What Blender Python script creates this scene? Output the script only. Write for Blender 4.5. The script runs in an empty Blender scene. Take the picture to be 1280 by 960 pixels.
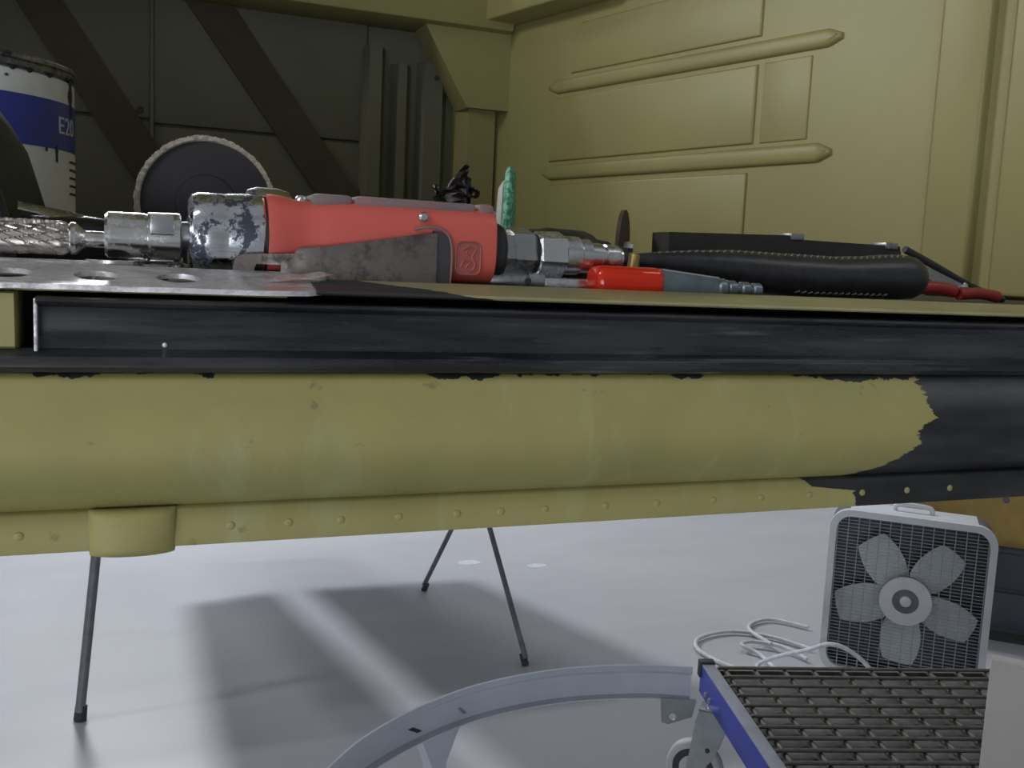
import bpy, bmesh, math, random
from mathutils import Vector, Matrix
random.seed(7)
sc = bpy.context.scene
COL = sc.collection
R = math.radians

# ------------------------------------------------------------------ camera
YAW, PITCH, ROLL, FPX = R(21.2), R(7.0), R(2.61), 1200.0
CAM = Vector((0, -.37, 1.20))
Fw = Vector((math.sin(YAW)*math.cos(PITCH), math.cos(YAW)*math.cos(PITCH), -math.sin(PITCH)))
R0 = Vector((math.cos(YAW), -math.sin(YAW), 0)); U0 = R0.cross(Fw)
Rt = R0*math.cos(ROLL) + U0*math.sin(ROLL); Up = -R0*math.sin(ROLL) + U0*math.cos(ROLL)
cd = bpy.data.cameras.new('camera'); cam = bpy.data.objects.new('camera', cd); COL.objects.link(cam)
cd.sensor_fit = 'HORIZONTAL'; cd.sensor_width = 36.0; cd.lens = 36.0*FPX/1280.0
cd.clip_start = .01; cd.clip_end = 60
m3 = Matrix((Rt, Up, -Fw)).transposed().to_4x4(); m3.translation = CAM
cam.matrix_world = m3
sc.camera = cam

# ------------------------------------------------------------------ light
w = bpy.data.worlds.new('world'); sc.world = w; w.use_nodes = True
w.node_tree.nodes['Background'].inputs[0].default_value = (.8, .88, 1, 1)
w.node_tree.nodes['Background'].inputs[1].default_value = .3

def area(name, loc, target, sx, sy, power, col, shape='RECTANGLE'):
    l = bpy.data.lights.new(name, 'AREA'); l.shape = shape; l.size = sx
    if shape == 'RECTANGLE': l.size_y = sy
    l.energy = power; l.color = col
    o = bpy.data.objects.new(name, l); COL.objects.link(o); o.location = loc
    o.rotation_euler = (Vector(target)-Vector(loc)).to_track_quat('-Z', 'Y').to_euler()
    return o

Y_FRONT = -3.6
HIGH_BAY = (-.15, 6.0, 3.9)
FRONT_FILL = (-1.15, -.55, 1.95)
area('high_bay_light', (HIGH_BAY[0], HIGH_BAY[1], HIGH_BAY[2]-.02), (.5, 2.6, 0), .75, .75, 245, (.93, .96, 1), 'DISK')
area('front_fill_beam', FRONT_FILL, (.25, .25, 1.2), .5, .22, 5.5, (.95, .97, 1))  # unseen lamp added as weak fill from the front
INSIDE_FILL = (-.58, 1.12, 1.93); INSIDE_FILL_AT = (.75, .35, 1.28)
area('inside_fill_beam', INSIDE_FILL, INSIDE_FILL_AT, .34, .12, 2.5, (1, .98, .93)).data.spread = R(105)  # lamp added inside the van to brighten the bulkhead
DOOR_FILL = (-2.2, Y_FRONT+.06, .56)
area('door_fill_light', DOOR_FILL, (DOOR_FILL[0], 0, DOOR_FILL[2]), 2.8, .95, 42, (.9, .95, 1))  # unseen daylight added behind the viewer as low fill
FILL_TUBES = [(-2.2, 2.6), (2.4, 3.6), (-1.8, -1.7), (2.7, -1.3)]
FILL_TUBE_W = [24, 26, 11, 9]
for (tx, ty), tw in zip(FILL_TUBES, FILL_TUBE_W):
    area('fill_tube_light', (tx, ty, 3.86), (tx, ty, 0), 1.2, .25, tw, (.94, .97, 1))  # ceiling tubes out of view, added for fill

sc.view_settings.view_transform = 'Standard'; sc.view_settings.look = 'None'
sc.view_settings.gamma = 1; sc.view_settings.use_curve_mapping = False
sc.view_settings.exposure = 0.0

# ------------------------------------------------------------------ materials
class N:
    def __init__(s, name):
        s.m = bpy.data.materials.new(name); s.m.use_nodes = True
        s.t = s.m.node_tree; s.b = s.t.nodes['Principled BSDF']
        s.tc = s.n('ShaderNodeTexCoord').outputs['Object']
    def n(s, kind, **kw):
        x = s.t.nodes.new(kind)
        for k, v in kw.items(): setattr(x, k, v)
        return x
    def l(s, a, b): s.t.links.new(a, b)
    def noise(s, scale, detail=4, stretch=(1, 1, 1), rough=.6, dist=0.):
        mp = s.n('ShaderNodeMapping'); mp.inputs['Scale'].default_value = stretch; s.l(s.tc, mp.inputs[0])
        x = s.n('ShaderNodeTexNoise'); x.inputs['Scale'].default_value = scale; x.inputs['Detail'].default_value = detail
        x.inputs['Roughness'].default_value = rough; x.inputs['Distortion'].default_value = dist
        s.l(mp.outputs[0], x.inputs['Vector']); return x.outputs[0]
    def ramp(s, src, a, b):
        x = s.n('ShaderNodeMapRange'); x.inputs[1].default_value = a; x.inputs[2].default_value = b; s.l(src, x.inputs[0]); return x.outputs[0]
    def mix(s, fac, a, b):
        x = s.n('ShaderNodeMix', data_type='RGBA')
        if isinstance(fac, (int, float)): x.inputs[0].default_value = fac
        else: s.l(fac, x.inputs[0])
        for i, c in ((6, a), (7, b)):
            if isinstance(c, tuple): x.inputs[i].default_value = (*c[:3], 1)
            else: s.l(c, x.inputs[i])
        return x.outputs[2]
    def math(s, op, a, b=None):
        x = s.n('ShaderNodeMath', operation=op)
        for i, c in ((0, a), (1, b)):
            if c is None: continue
            if isinstance(c, (int, float)): x.inputs[i].default_value = c
            else: s.l(c, x.inputs[i])
        return x.outputs[0]
    def xyz(s):
        x = s.n('ShaderNodeSeparateXYZ'); s.l(s.tc, x.inputs[0]); return x.outputs
    def set(s, **kw):
        names = dict(col='Base Color', rough='Roughness', metal='Metallic', trans='Transmission Weight', coat='Coat Weight', ecol='Emission Color', e='Emission Strength', spec='Specular IOR Level')
        for k, v in kw.items():
            i = s.b.inputs[names[k]]
            if isinstance(v, tuple): i.default_value = (*v[:3], 1)
            elif isinstance(v, (int, float)): i.default_value = v
            else: s.l(v, i)
    def bump(s, src, strength, dist=.001):
        x = s.n('ShaderNodeBump'); x.inputs['Strength'].default_value = strength; x.inputs['Distance'].default_value = dist
        s.l(src, x.inputs['Height']); s.l(x.outputs[0], s.b.inputs['Normal'])

def plain(name, c1, c2=None, rough=.5, metal=0., scale=60, lo=.35, hi=.65, stretch=(1, 1, 1), bump=0., bdist=.0005, detail=5):
    m = N(name); nz = m.noise(scale, detail, stretch)
    if c2 is None: c2 = tuple(x*.8 for x in c1)
    m.set(col=m.mix(m.ramp(nz, lo, hi), c1, c2), rough=rough, metal=metal)
    if bump: m.bump(nz, bump, bdist)
    return m.m

OLIVE, OLIVE2 = (.335, .30, .108), (.275, .245, .09)
BLACKP = (.014, .015, .02)
M = {}
M['olive'] = plain('olive_primer', OLIVE, OLIVE2, .55, scale=14, lo=.3, hi=.75)
M['olive_in'] = plain('olive_primer_inside', (.33, .30, .125), (.29, .262, .108), .45, scale=5, lo=.3, hi=.75)
M['side_shaded'] = plain('olive_side_shaded', (.145, .145, .10), (.12, .12, .085), .6, scale=6, lo=.3, hi=.75)  # darker copy of the primer, the backlit wall's shade is in its colour
M['dirty'] = plain('dusty_dark_cargo_floor', (.085, .08, .06), (.05, .047, .04), .7, scale=30)
M['brown_strip'] = plain('strip_brown', (.075, .055, .033), (.058, .043, .026), .7, scale=9)
# rocker: olive with hand-brushed black paint at one end and along the top seam
def rocker_mat(name, pts, jag, top):
    m = N(name); x, y, z = m.xyz(); z = m.math('ADD', z, 1.09)
    nz = m.noise(16, 4); nf = m.noise(60, 5, (1, 1, 1))
    ol = m.mix(m.ramp(nz, .3, .72), OLIVE, OLIVE2)
    ol = m.mix(m.ramp(m.noise(30, 3, (1.6, 1, .45), dist=.6), .56, .74), ol, (.33, .32, .15))
    ol = m.mix(m.math('MULTIPLY', m.ramp(m.noise(90, 5), .66, .72), .55), ol, (.13, .11, .06))
    t = m.ramp(z, pts[0][0], pts[-1][0])
    cr = m.n('ShaderNodeValToRGB'); m.l(t, cr.inputs[0]); e = cr.color_ramp.elements
    while len(e) < len(pts): e.new(.5)
    z0, z1 = pts[0][0], pts[-1][0]
    for i, (zz, xx) in enumerate(pts):
        e[i].position = (zz-z0)/(z1-z0); e[i].color = (xx, xx, xx, 1)
    cr.color_ramp.interpolation = 'LINEAR'
    jn = m.math('MULTIPLY', m.math('SUBTRACT', m.noise(95, 6, (.25, 1, 2.4), .75), .5), jag)
    mask = m.math('GREATER_THAN', m.math('ADD', x, jn), cr.outputs[0])
    if top:
        s1 = m.math('GREATER_THAN', m.math('ADD', z, m.math('MULTIPLY', m.math('SUBTRACT', m.noise(26, 5, (1, 1, 1), .7), .5), .022)), 1.1553)
        mask = m.math('MAXIMUM', mask, s1)
    bk = m.mix(m.ramp(m.noise(38, 5, (.35, 1, 1.6)), .4, .75), (.012, .012, .014), (.05, .05, .052))
    m.set(col=m.mix(mask, ol, bk), rough=m.ramp(mask, -.9, 1.6))
    m.b.inputs['Roughness'].default_value = .5
    rr = m.math('SUBTRACT', .55, m.math('MULTIPLY', mask, .13)); m.l(rr, m.b.inputs['Roughness'])
    m.bump(m.math('ADD', m.math('MULTIPLY', nf, .3), nz), .12, .001)
    return m.m
M['rocker'] = rocker_mat('rocker_paint', [(1.1035, .293), (1.1055, .318), (1.110, .333), (1.117, .344), (1.123, .352), (1.130, .349), (1.136, .360), (1.1545, .357)], .022, True)
M['flange'] = rocker_mat('flange_paint', [(1.0885, .326), (1.0985, .325), (1.1015, .30), (1.1060, .293)], .012, False)
def lip_mat():
    m = N('lip_paint'); x, y, z = m.xyz(); z = m.math('ADD', z, 1.09)
    jn = m.math('MULTIPLY', m.math('SUBTRACT', m.noise(60, 5), .5), .03)
    b = m.math('ADD', m.math('MULTIPLY', m.math('SUBTRACT', 1.191, z), 10.0), .085)
    mask = m.math('LESS_THAN', m.math('ADD', x, jn), b)
    ol = m.mix(m.ramp(m.noise(20), .3, .7), (.33, .30, .15), (.25, .225, .105))
    m.set(col=m.mix(mask, ol, (.03, .03, .034)), rough=.45); return m.m
M['lip'] = lip_mat()
def track_mat():
    m = N('black_track_paint')
    n1 = m.noise(22, 5, (.3, 1, 3)); n2 = m.noise(120, 5, (.15, 1, 2.5))
    c = m.mix(m.ramp(n1, .42, .72), (.012, .0125, .017), (.055, .056, .062))
    c = m.mix(m.ramp(n2, .6, .78), c, (.10, .10, .108))
    m.set(col=c, rough=m.ramp(n1, .1, 1.5)); m.bump(n2, .15, .0006); return m.m
M['track'] = track_mat()
M['blackgap'] = plain('dark_cavity_paint', (.006, .006, .007), (.01, .01, .011), .8)
def scuffed(name, base, dark, scale, lo, hi, rough, metal=1., stretch=(1, 1, 1)):
    m = N(name); nz = m.noise(scale, 7, stretch, .72)
    f = m.ramp(nz, lo, hi)
    m.set(col=m.mix(f, base, dark), rough=m.math('ADD', m.math('MULTIPLY', f, .35), rough), metal=m.math('SUBTRACT', metal, m.math('MULTIPLY', f, .5)))
    m.bump(nz, .15, .0004); return m.m
M['bare'] = scuffed('bare_ground_steel', (.82, .80, .82), (.38, .36, .38), 160, .45, .65, .40, 1, (.6, 1, 1))
M['chrome'] = scuffed('scuffed_chrome', (.72, .74, .78), (.05, .055, .08), 110, .50, .56, .13, 1)
M['steel'] = scuffed('polished_steel', (.68, .67, .67), (.3, .29, .28), 140, .5, .7, .2)
M['lever'] = scuffed('worn_lever_steel', (.19, .168, .155), (.05, .04, .035), 120, .46, .64, .38, .75)
M['hex'] = scuffed('grey_fitting_steel', (.40, .41, .43), (.16, .16, .17), 130, .5, .7, .33)
M['bright'] = scuffed('bright_plug_steel', (.62, .63, .66), (.28, .28, .3), 120, .55, .75, .25)
def red_mat():
    m = N('worn_red_enamel'); nz = m.noise(90, 6, rough=.7)
    c = m.mix(m.ramp(nz, .6, .8), (.55, .095, .075), (.40, .075, .06))
    m.set(col=c, rough=.42, coat=.1); m.bump(nz, .05, .0004); return m.m
M['red'] = red_mat()
M['redworn'] = plain('grimy_worn_red', (.17, .13, .13), (.26, .11, .10), .6, scale=130, lo=.45, hi=.75, bump=.4)
M['blackrub'] = plain('black_rubber', (.012, .012, .014), (.02, .02, .022), .55)
M['gloss'] = plain('gloss_black_plastic', (.008, .008, .01), (.012, .012, .014), .22)
M['leather'] = plain('black_leather', (.013, .013, .017), (.026, .026, .03), .38, scale=180, bump=.3)
M['thread'] = plain('grey_thread', (.22, .20, .18), None, .8)
M['burr'] = scuffed('burr_steel', (.50, .46, .43), (.3, .27, .25), 90, .5, .7, .3)
M['padblack'] = plain('pad_black', (.007, .007, .010), (.016, .014, .017), .6, scale=40)
M['grit'] = plain('pale_abrasive_edge', (.42, .38, .31), (.24, .21, .17), .85, scale=500, bump=.8)
M['green'] = plain('green_abrasive', (.035, .22, .12), (.22, .50, .37), .7, scale=260, lo=.46, hi=.56, bump=.8)
M['paleback'] = plain('pale_disc_backing', (.52, .5, .46), None, .6)
M['browndisc'] = plain('brown_cutting_disc', (.10, .065, .045), (.05, .035, .03), .8, scale=300, bump=.6)
M['brownrub'] = plain('dusty_rubber', (.06, .05, .045), (.03, .026, .025), .55, scale=50)
M['brass'] = plain('dull_brass', (.5, .38, .14), (.3, .22, .09), .35, 1.)
M['canwhite'] = plain('can_white_label', (.62, .62, .60), (.52, .52, .5), .42, scale=20)
M['canblue'] = plain('can_blue_band', (.02, .035, .27), (.025, .03, .2), .4, scale=12)
M['canink'] = plain('can_black_ink', (.01, .01, .01), None, .6)
M['cantext'] = plain('can_white_ink', (.5, .5, .5), None, .5)
M['rim'] = scuffed('can_rim_tin', (.30, .30, .32), (.02, .02, .025), 40, .4, .6, .25)
def redacr():
    m = N('red_acetate'); m.set(col=(.8, .03, .006), rough=.12, trans=.35); return m.m
M['acetate'] = redacr()
M['bluegrey'] = plain('blue_grey_blade', (.19, .24, .27), (.13, .16, .18), .35, .6, scale=80)
M['blackbar'] = plain('black_tool_paint', (.018, .017, .017), (.03, .028, .026), .5, scale=50)
M['charred'] = plain('charred_tape', (.016, .013, .013), (.035, .028, .026), .4, scale=160, bump=.6, bdist=.002)
M['redgrip'] = plain('red_vinyl_grip', (.42, .03, .03), (.3, .03, .03), .4)
def floor_mat():
    m = N('painted_concrete'); n1 = m.noise(.9, 5, (1, 2.2, 1)); n2 = m.noise(40, 5); n3 = m.noise(3, 6, (.4, 1.5, 1))
    c = m.mix(m.ramp(n1, .3, .7), (.50, .50, .53), (.44, .445, .48))
    c = m.mix(m.math('MULTIPLY', m.ramp(n3, .5, .8), .35), c, (.36, .365, .39))
    c = m.mix(m.math('MULTIPLY', m.ramp(n2, .66, .7), .25), c, (.3, .3, .31))
    m.set(col=c, rough=m.math('ADD', m.math('MULTIPLY', n1, .25), .3)); m.bump(n2, .05, .002); return m.m
M['floor'] = floor_mat()
M['wall'] = plain('workshop_wall_paint', (.62, .63, .62), (.57, .58, .57), .8, scale=2)
M['ceil'] = plain('workshop_ceiling_paint', (.7, .7, .7), None, .85, scale=2)
M['greypaint'] = plain('bluish_grey_bumper_paint', (.56, .59, .66), (.50, .53, .60), .38, scale=8)
M['darksteel'] = plain('dark_leg_steel', (.20, .20, .22), (.14, .14, .155), .5, .2, scale=30)
M['fanwhite'] = plain('fan_white_enamel', (.72, .74, .78), (.66, .68, .72), .35, scale=10)
M['fangrey'] = plain('fan_grey_shell', (.10, .115, .14), (.08, .09, .11), .45, scale=10)
M['blade'] = plain('fan_blade_plastic', (.80, .84, .85), (.74, .78, .79), .45, scale=8)
M['grille'] = plain('fan_grille_plastic', (.42, .445, .48), (.38, .4, .44), .5, scale=20)
M['fanback'] = plain('fan_back_grey', (.17, .18, .21), (.14, .15, .175), .55, scale=20)
M['dark'] = plain('dark_grey_plastic', (.035, .037, .042), None, .6)
M['blue'] = plain('blue_rail_paint', (.03, .055, .42), (.03, .045, .33), .35, scale=14)
M['railtop'] = plain('worn_rail_grey', (.36, .37, .42), (.28, .29, .34), .4, .2, scale=20)
M['rackwire'] = plain('brown_rack_wire', (.175, .16, .138), (.115, .105, .09), .5, .15, scale=40)
M['rackboard'] = plain('brown_grey_rack_board', (.18, .175, .165), (.10, .095, .09), .7, scale=12)
M['casterrub'] = plain('grey_caster_tyre', (.50, .50, .52), None, .55)
M['zinc'] = plain('zinc_plate', (.42, .45, .47), (.36, .38, .4), .35, .7, scale=30)
M['card'] = plain('pale_cardboard', (.66, .62, .60), (.60, .56, .54), .8, scale=6)
M['cord'] = plain('white_cord_plastic', (.74, .75, .79), None, .4)
M['sheet'] = plain('white_plastic_sheet', (.58, .58, .61), (.52, .52, .55), .5, scale=9)
M['yellow'] = plain('yellow_primer', (.46, .31, .085), (.34, .23, .075), .6, scale=12, lo=.4, hi=.7)
M['cabinet'] = plain('dark_blue_grey_cabinet', (.055, .065, .085), (.04, .048, .06), .5, scale=6)
def emis(name, col, e):
    m = N(name); m.set(col=col, ecol=col, e=e); return m.m
M['fillpane'] = emis('door_fill_pane', (.9, .95, 1), 1.6)  # glowing pane of the added door, extra fill
M['tube'] = emis('lit_tube', (.95, .97, 1), 4)

# ------------------------------------------------------------------ mesh helpers
def B(): return bmesh.new()
def box(bm, x0, x1, y0, y1, z0, z1, bev=0., mat4=None, seg=2):
    t = bmesh.new(); bmesh.ops.create_cube(t, size=1)
    for v in t.verts: v.co = Vector(((x0+x1)/2+v.co.x*(x1-x0), (y0+y1)/2+v.co.y*(y1-y0), (z0+z1)/2+v.co.z*(z1-z0)))
    if bev: bmesh.ops.bevel(t, geom=list(t.edges), offset=bev, segments=seg, affect='EDGES', profile=.5)
    if mat4: t.transform(mat4)
    merge(bm, t); return bm
def merge(bm, t):
    me = bpy.data.meshes.new('tmp'); t.to_mesh(me); t.free(); bm.from_mesh(me); bpy.data.meshes.remove(me)
def frame_of(axis):
    a = Vector(axis).normalized(); h = Vector((0, 0, 1)) if abs(a.z) < .9 else Vector((1, 0, 0))
    u = h.cross(a).normalized(); v = a.cross(u); return a, u, v
def lathe(bm, prof, org, axis, n=32, sq=0., rot=0., cap=True):
    """prof: (distance along axis, radius); sq>0 squares the section"""
    a, u, v = frame_of(axis); org = Vector(org); rings = []
    for d, r in prof:
        ring = []
        for i in range(n):
            t = 2*math.pi*i/n+rot; c, s = math.cos(t), math.sin(t); k = r
            if sq: k = r*(abs(c)**(2+sq*6)+abs(s)**(2+sq*6))**(-1/(2+sq*6))
            ring.append(bm.verts.new(org+a*d+u*(c*k)+v*(s*k)))
        rings.append(ring)
    for p, q in zip(rings, rings[1:]):
        for i in range(n): bm.faces.new((p[i], p[(i+1) % n], q[(i+1) % n], q[i]))
    if cap:
        bm.faces.new(list(reversed(rings[0]))); bm.faces.new(rings[-1])
    return bm
def cyl(bm, p0, p1, r0, r1=None, n=20, rot=0.):
    p0, p1 = Vector(p0), Vector(p1); L = (p1-p0).length
    return lathe(bm, [(0, r0), (L, r0 if r1 is None else r1)], p0, p1-p0, n, rot=rot)
def smooth_path(pts, k=6, closed=False):
    P = [Vector(p) for p in pts]; out = []; n = len(P)
    rng = range(n) if closed else range(n-1)
    for i in rng:
        g = (lambda j: P[j % n]) if closed else (lambda j: P[max(0, min(n-1, j))])
        a, b, c, d = g(i-1), g(i), g(i+1), g(i+2)
        for s in range(k):
            t = s/k
            out.append(.5*((2*b)+(-a+c)*t+(2*a-5*b+4*c-d)*t*t+(-a+3*b-3*c+d)*t**3))
    if not closed: out.append(P[-1])
    return out
def tube(bm, pts, r, n=8, k=6, smooth=True, closed=False):
    P = smooth_path(pts, k, closed) if smooth else [Vector(p) for p in pts]
    rings = []; m = len(P)
    prev = None
    for i, p in enumerate(P):
        tg = (P[(i+1) % m]-P[i-1]) if closed else (P[min(i+1, m-1)]-P[max(i-1, 0)])
        tg.normalize()
        if prev is None: _, u, v = frame_of(tg)
        else:
            u = prev-tg*prev.dot(tg); u.normalize(); v = tg.cross(u)
        prev = u
        rr = r[i*len(r)//m] if isinstance(r, (list, tuple)) else r
        rings.append([bm.verts.new(p+u*math.cos(2*math.pi*j/n)*rr+v*math.sin(2*math.pi*j/n)*rr) for j in range(n)])
    for i in range(m if closed else m-1):
        p, q = rings[i], rings[(i+1) % m]
        for j in range(n): bm.faces.new((p[j], p[(j+1) % n], q[(j+1) % n], q[j]))
    if not closed:
        bm.faces.new(list(reversed(rings[0]))); bm.faces.new(rings[-1])
    return bm
def prism(bm, loops, fn, t0, t1, bev=0.):
    """loops[0] outline, others holes, 2-D; fn(u,v,t)->point"""
    t = bmesh.new(); edges = []
    for lp in loops:
        vs = [t.verts.new((a, b, 0)) for a, b in lp]
        for i in range(len(vs)): edges.append(t.edges.new((vs[i], vs[(i+1) % len(vs)])))
    bmesh.ops.triangle_fill(t, use_beauty=True, use_dissolve=False, edges=edges)
    for f_ in t.faces:
        if f_.normal.z < 0: f_.normal_flip()
    r = bmesh.ops.extrude_face_region(t, geom=list(t.faces))
    top = [v for v in r['geom'] if isinstance(v, bmesh.types.BMVert)]
    for v in top: v.co.z = 1
    for v in t.verts: v.co = Vector(fn(v.co.x, v.co.y, t1 if v.co.z > .5 else t0))
    bmesh.ops.recalc_face_normals(t, faces=list(t.faces))
    merge(bm, t); return bm
def sweep(bm, prof, xs, thick=None, close=False):
    """profile list of (y,z) swept along X positions"""
    rows = [[bm.verts.new((x, y, z)) for y, z in prof] for x in xs]
    for a, b in zip(rows, rows[1:]):
        k = len(prof)
        for i in range(k if close else k-1): bm.faces.new((a[i], b[i], b[(i+1) % k], a[(i+1) % k]))
    if close:
        bm.faces.new(rows[0]); bm.faces.new(list(reversed(rows[-1])))
    return bm
def slab(bm, pts, off):
    """grid of points given a real thickness by the offset vector"""
    off = Vector(off); n, m = len(pts), len(pts[0])
    A = [[bm.verts.new(p) for p in r] for r in pts]; C = [[bm.verts.new(Vector(p)+off) for p in r] for r in pts]
    for i in range(n-1):
        for j in range(m-1):
            bm.faces.new((A[i][j], A[i+1][j], A[i+1][j+1], A[i][j+1])); bm.faces.new((C[i][j], C[i][j+1], C[i+1][j+1], C[i+1][j]))
    rim = [(i, 0) for i in range(n)]+[(n-1, j) for j in range(1, m)]+[(i, m-1) for i in range(n-2, -1, -1)]+[(0, j) for j in range(m-2, 0, -1)]
    for a, b in zip(rim, rim[1:]+rim[:1]): bm.faces.new((A[a[0]][a[1]], C[a[0]][a[1]], C[b[0]][b[1]], A[b[0]][b[1]]))
    return bm
def circ(cx, cy, r, n=24, ry=None): return [(cx+r*math.cos(2*math.pi*i/n), cy+(ry or r)*math.sin(2*math.pi*i/n)) for i in range(n)]
def rrect(x0, x1, y0, y1, r, n=5):
    out = []
    for cx, cy, a0 in ((x1-r, y1-r, 0), (x0+r, y1-r, 90), (x0+r, y0+r, 180), (x1-r, y0+r, 270)):
        for i in range(n+1):
            a = R(a0+90*i/n); out.append((cx+r*math.cos(a), cy+r*math.sin(a)))
    return out

# ------------------------------------------------------------------ objects
def thing(name, label, cat, loc=(0, 0, 0), rz=0., group=None, local=False):
    o = bpy.data.objects.new(name, None); COL.objects.link(o); o.location = loc; o.rotation_euler = (0, 0, rz)
    o.empty_display_size = .05
    o['label'] = label; o['category'] = cat
    if group: o['group'] = group
    OFF[o.name] = Vector((0, 0, 0)) if local else Vector(loc)
    return o
OFF = {}
def obj(name, bm, mat, parent=None, sharp=40, label=None, mesh=None):
    if mesh is None:
        bmesh.ops.recalc_face_normals(bm, faces=list(bm.faces))
        if parent is not None and OFF[parent.name].length: bmesh.ops.translate(bm, verts=list(bm.verts), vec=-OFF[parent.name])
        me = bpy.data.meshes.new(name); bm.to_mesh(me); bm.free()
        me.polygons.foreach_set('use_smooth', [True]*len(me.polygons)); me.set_sharp_from_angle(angle=R(sharp))
        me.materials.append(M[mat] if isinstance(mat, str) else mat)
    else: me = mesh
    o = bpy.data.objects.new(name, me); COL.objects.link(o)
    if parent is not None: o.parent = parent; OFF[o.name] = OFF[parent.name]
    else: OFF[o.name] = Vector((0, 0, 0))
    if label: o['label'] = label
    return o
def single(name, bm, mat, label, cat, group=None, sharp=40):
    o = obj(name, bm, mat, None, sharp)
    # put the origin at the thing's base
    me = o.data; xs = [v.co for v in me.vertices]
    c = Vector((sum(v.x for v in xs)/len(xs), sum(v.y for v in xs)/len(xs), min(v.z for v in xs)))
    me.transform(Matrix.Translation(-c)); o.location = c
    o['label'] = label; o['category'] = cat
    if group: o['group'] = group
    return o
def struct(name, bm, mat, label):
    o = obj(name, bm, mat); o['kind'] = 'structure'; o['label'] = label; return o

# ------------------------------------------------------------------ the workshop
X0, X1, Y0, Y1, ZC = -4.2, 5.2, -3.6, 7.2, 4.0
struct('floor', box(B(), X0, X1, Y0, Y1, -.1, 0), 'floor', 'pale grey painted concrete workshop floor')
struct('ceiling', box(B(), X0, X1, Y0, Y1, ZC, ZC+.1), 'ceil', 'plain pale workshop ceiling')
struct('wall_left', box(B(), X0-.1, X0, Y0, Y1, 0, ZC), 'wall', 'pale workshop wall on the left')
struct('wall_right', box(B(), X1, X1+.1, Y0, Y1, 0, ZC), 'wall', 'pale workshop wall on the right')
struct('wall_back', box(B(), X0, X1, Y1, Y1+.1, 0, ZC), 'wall', 'pale workshop wall beyond the van')
struct('wall_front', box(B(), X0, X1, Y0-.1, Y0, 0, ZC), 'wall', 'pale workshop wall behind the viewer')

d1 = struct('added_door_1', prism(B(), [[(DOOR_FILL[0]-1.65, 0), (DOOR_FILL[0]-1.65, 2.6), (DOOR_FILL[0]+1.65, 2.6), (DOOR_FILL[0]+1.65, 0), (DOOR_FILL[0]+1.5, 0), (DOOR_FILL[0]+1.5, 2.45), (DOOR_FILL[0]-1.5, 2.45), (DOOR_FILL[0]-1.5, 0)]], lambda u, v, t: (u, t, v), Y0, Y0+.05), 'fanwhite', 'added half raised roller door with a glowing fill pane, behind the viewer')  # invented door, kept low so its fill stays out of the van
for k in range(9): obj('added_door_slat', box(B(), DOOR_FILL[0]-1.5, DOOR_FILL[0]+1.5, Y0+.005, Y0+.03, 1.10+.15*k, 1.245+.15*k, .006), 'zinc', d1)
obj('fill_glow_pane', box(B(), DOOR_FILL[0]-1.49, DOOR_FILL[0]+1.49, Y0+.004, Y0+.010, .0, 1.09), 'fillpane', d1)

# ------------------------------------------------------------------ the van shell
van = thing('van', 'raised van body shell in olive primer with open side doorway', 'van', (0, 0, 1.09))
XS0, XS1 = -1.2, 1.5
def lin(a, b, n): return [a+(b-a)*i/n for i in range(n+1)]
# rocker panel: curved under
prof = [(.004, 1.1560), (-.0005, 1.1552), (-.0015, 1.1535), (-.0022, 1.1515), (-.0062, 1.147), (-.0102, 1.141), (-.0132, 1.135), (-.0142, 1.129), (-.0132, 1.123), (-.0104, 1.117), (-.0062, 1.1115), (-.001, 1.1072), (.0030, 1.1050)]
obj('rocker_panel', sweep(B(), prof, lin(XS0, XS1, 120)), 'rocker', van, 60, 'curved olive rocker panel with a brushed black paint patch')
prof = [(.0045, 1.1060), (.0005, 1.1052), (-.0005, 1.1040), (-.0022, 1.0920), (-.0020, 1.0908), (.0005, 1.0908), (.004, 1.1045)]
fl = obj('sill_flange', sweep(B(), prof, lin(XS0, XS1, 120), close=True), 'flange', van, 50, 'narrow olive seam flange with spot welds')
# spot weld dimples
bm = B(); lathe(bm, [(0, .0018), (.0002, .0016), (.0004, .0010), (.00045, .0004)], (0, 0, 0), (0, -1, 0), 14)
wm = bpy.data.meshes.new('spot_weld'); bm.to_mesh(wm); bm.free(); wm.materials.append(M['olive'])
wm.polygons.foreach_set('use_smooth', [True]*len(wm.polygons))
for wx in (-.066, -.041, .0311, .0527, .0730, .0964, .1212, .1407, .1608, .1895, .2154, .2448, .2710, .2985, .3301, .3581, .386):
    o = obj('spot_weld', None, None, fl, mesh=wm); o.location = Vector((wx, -.0014, 1.0972)) - OFF['van']
# bulge on the flange
bm = B(); pf = []
for i in range(25):
    t = math.pi*i/24; x = -.0035-.0150*math.cos(t); b = math.sin(t)**1.0*.0058
    if i > 12: b = (math.sin(t)**1.1)*.0058
    pf.append((x, b))
rows = []
for zz, k, dz in ((1.1058, .10, 0), (1.1050, .55, 0), (1.1030, .9, 0), (1.096, 1.04, 0), (1.0915, 1.06, 0), (1.0900, 1.0, 1), (1.0893, .8, 1)):
    rows.append([bm.verts.new((x, -.0008-b*k, zz-(b*.10 if dz else 0)+(0.0016 if dz and b < .001 else 0))) for x, b in pf])
for a, b in zip(rows, rows[1:]):
    for i in range(24): bm.faces.new((a[i], a[i+1], b[i+1], b[i]))
obj('flange_bulge', bm, 'olive', van, 60, 'rounded bulge pressed into the flange')
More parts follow.
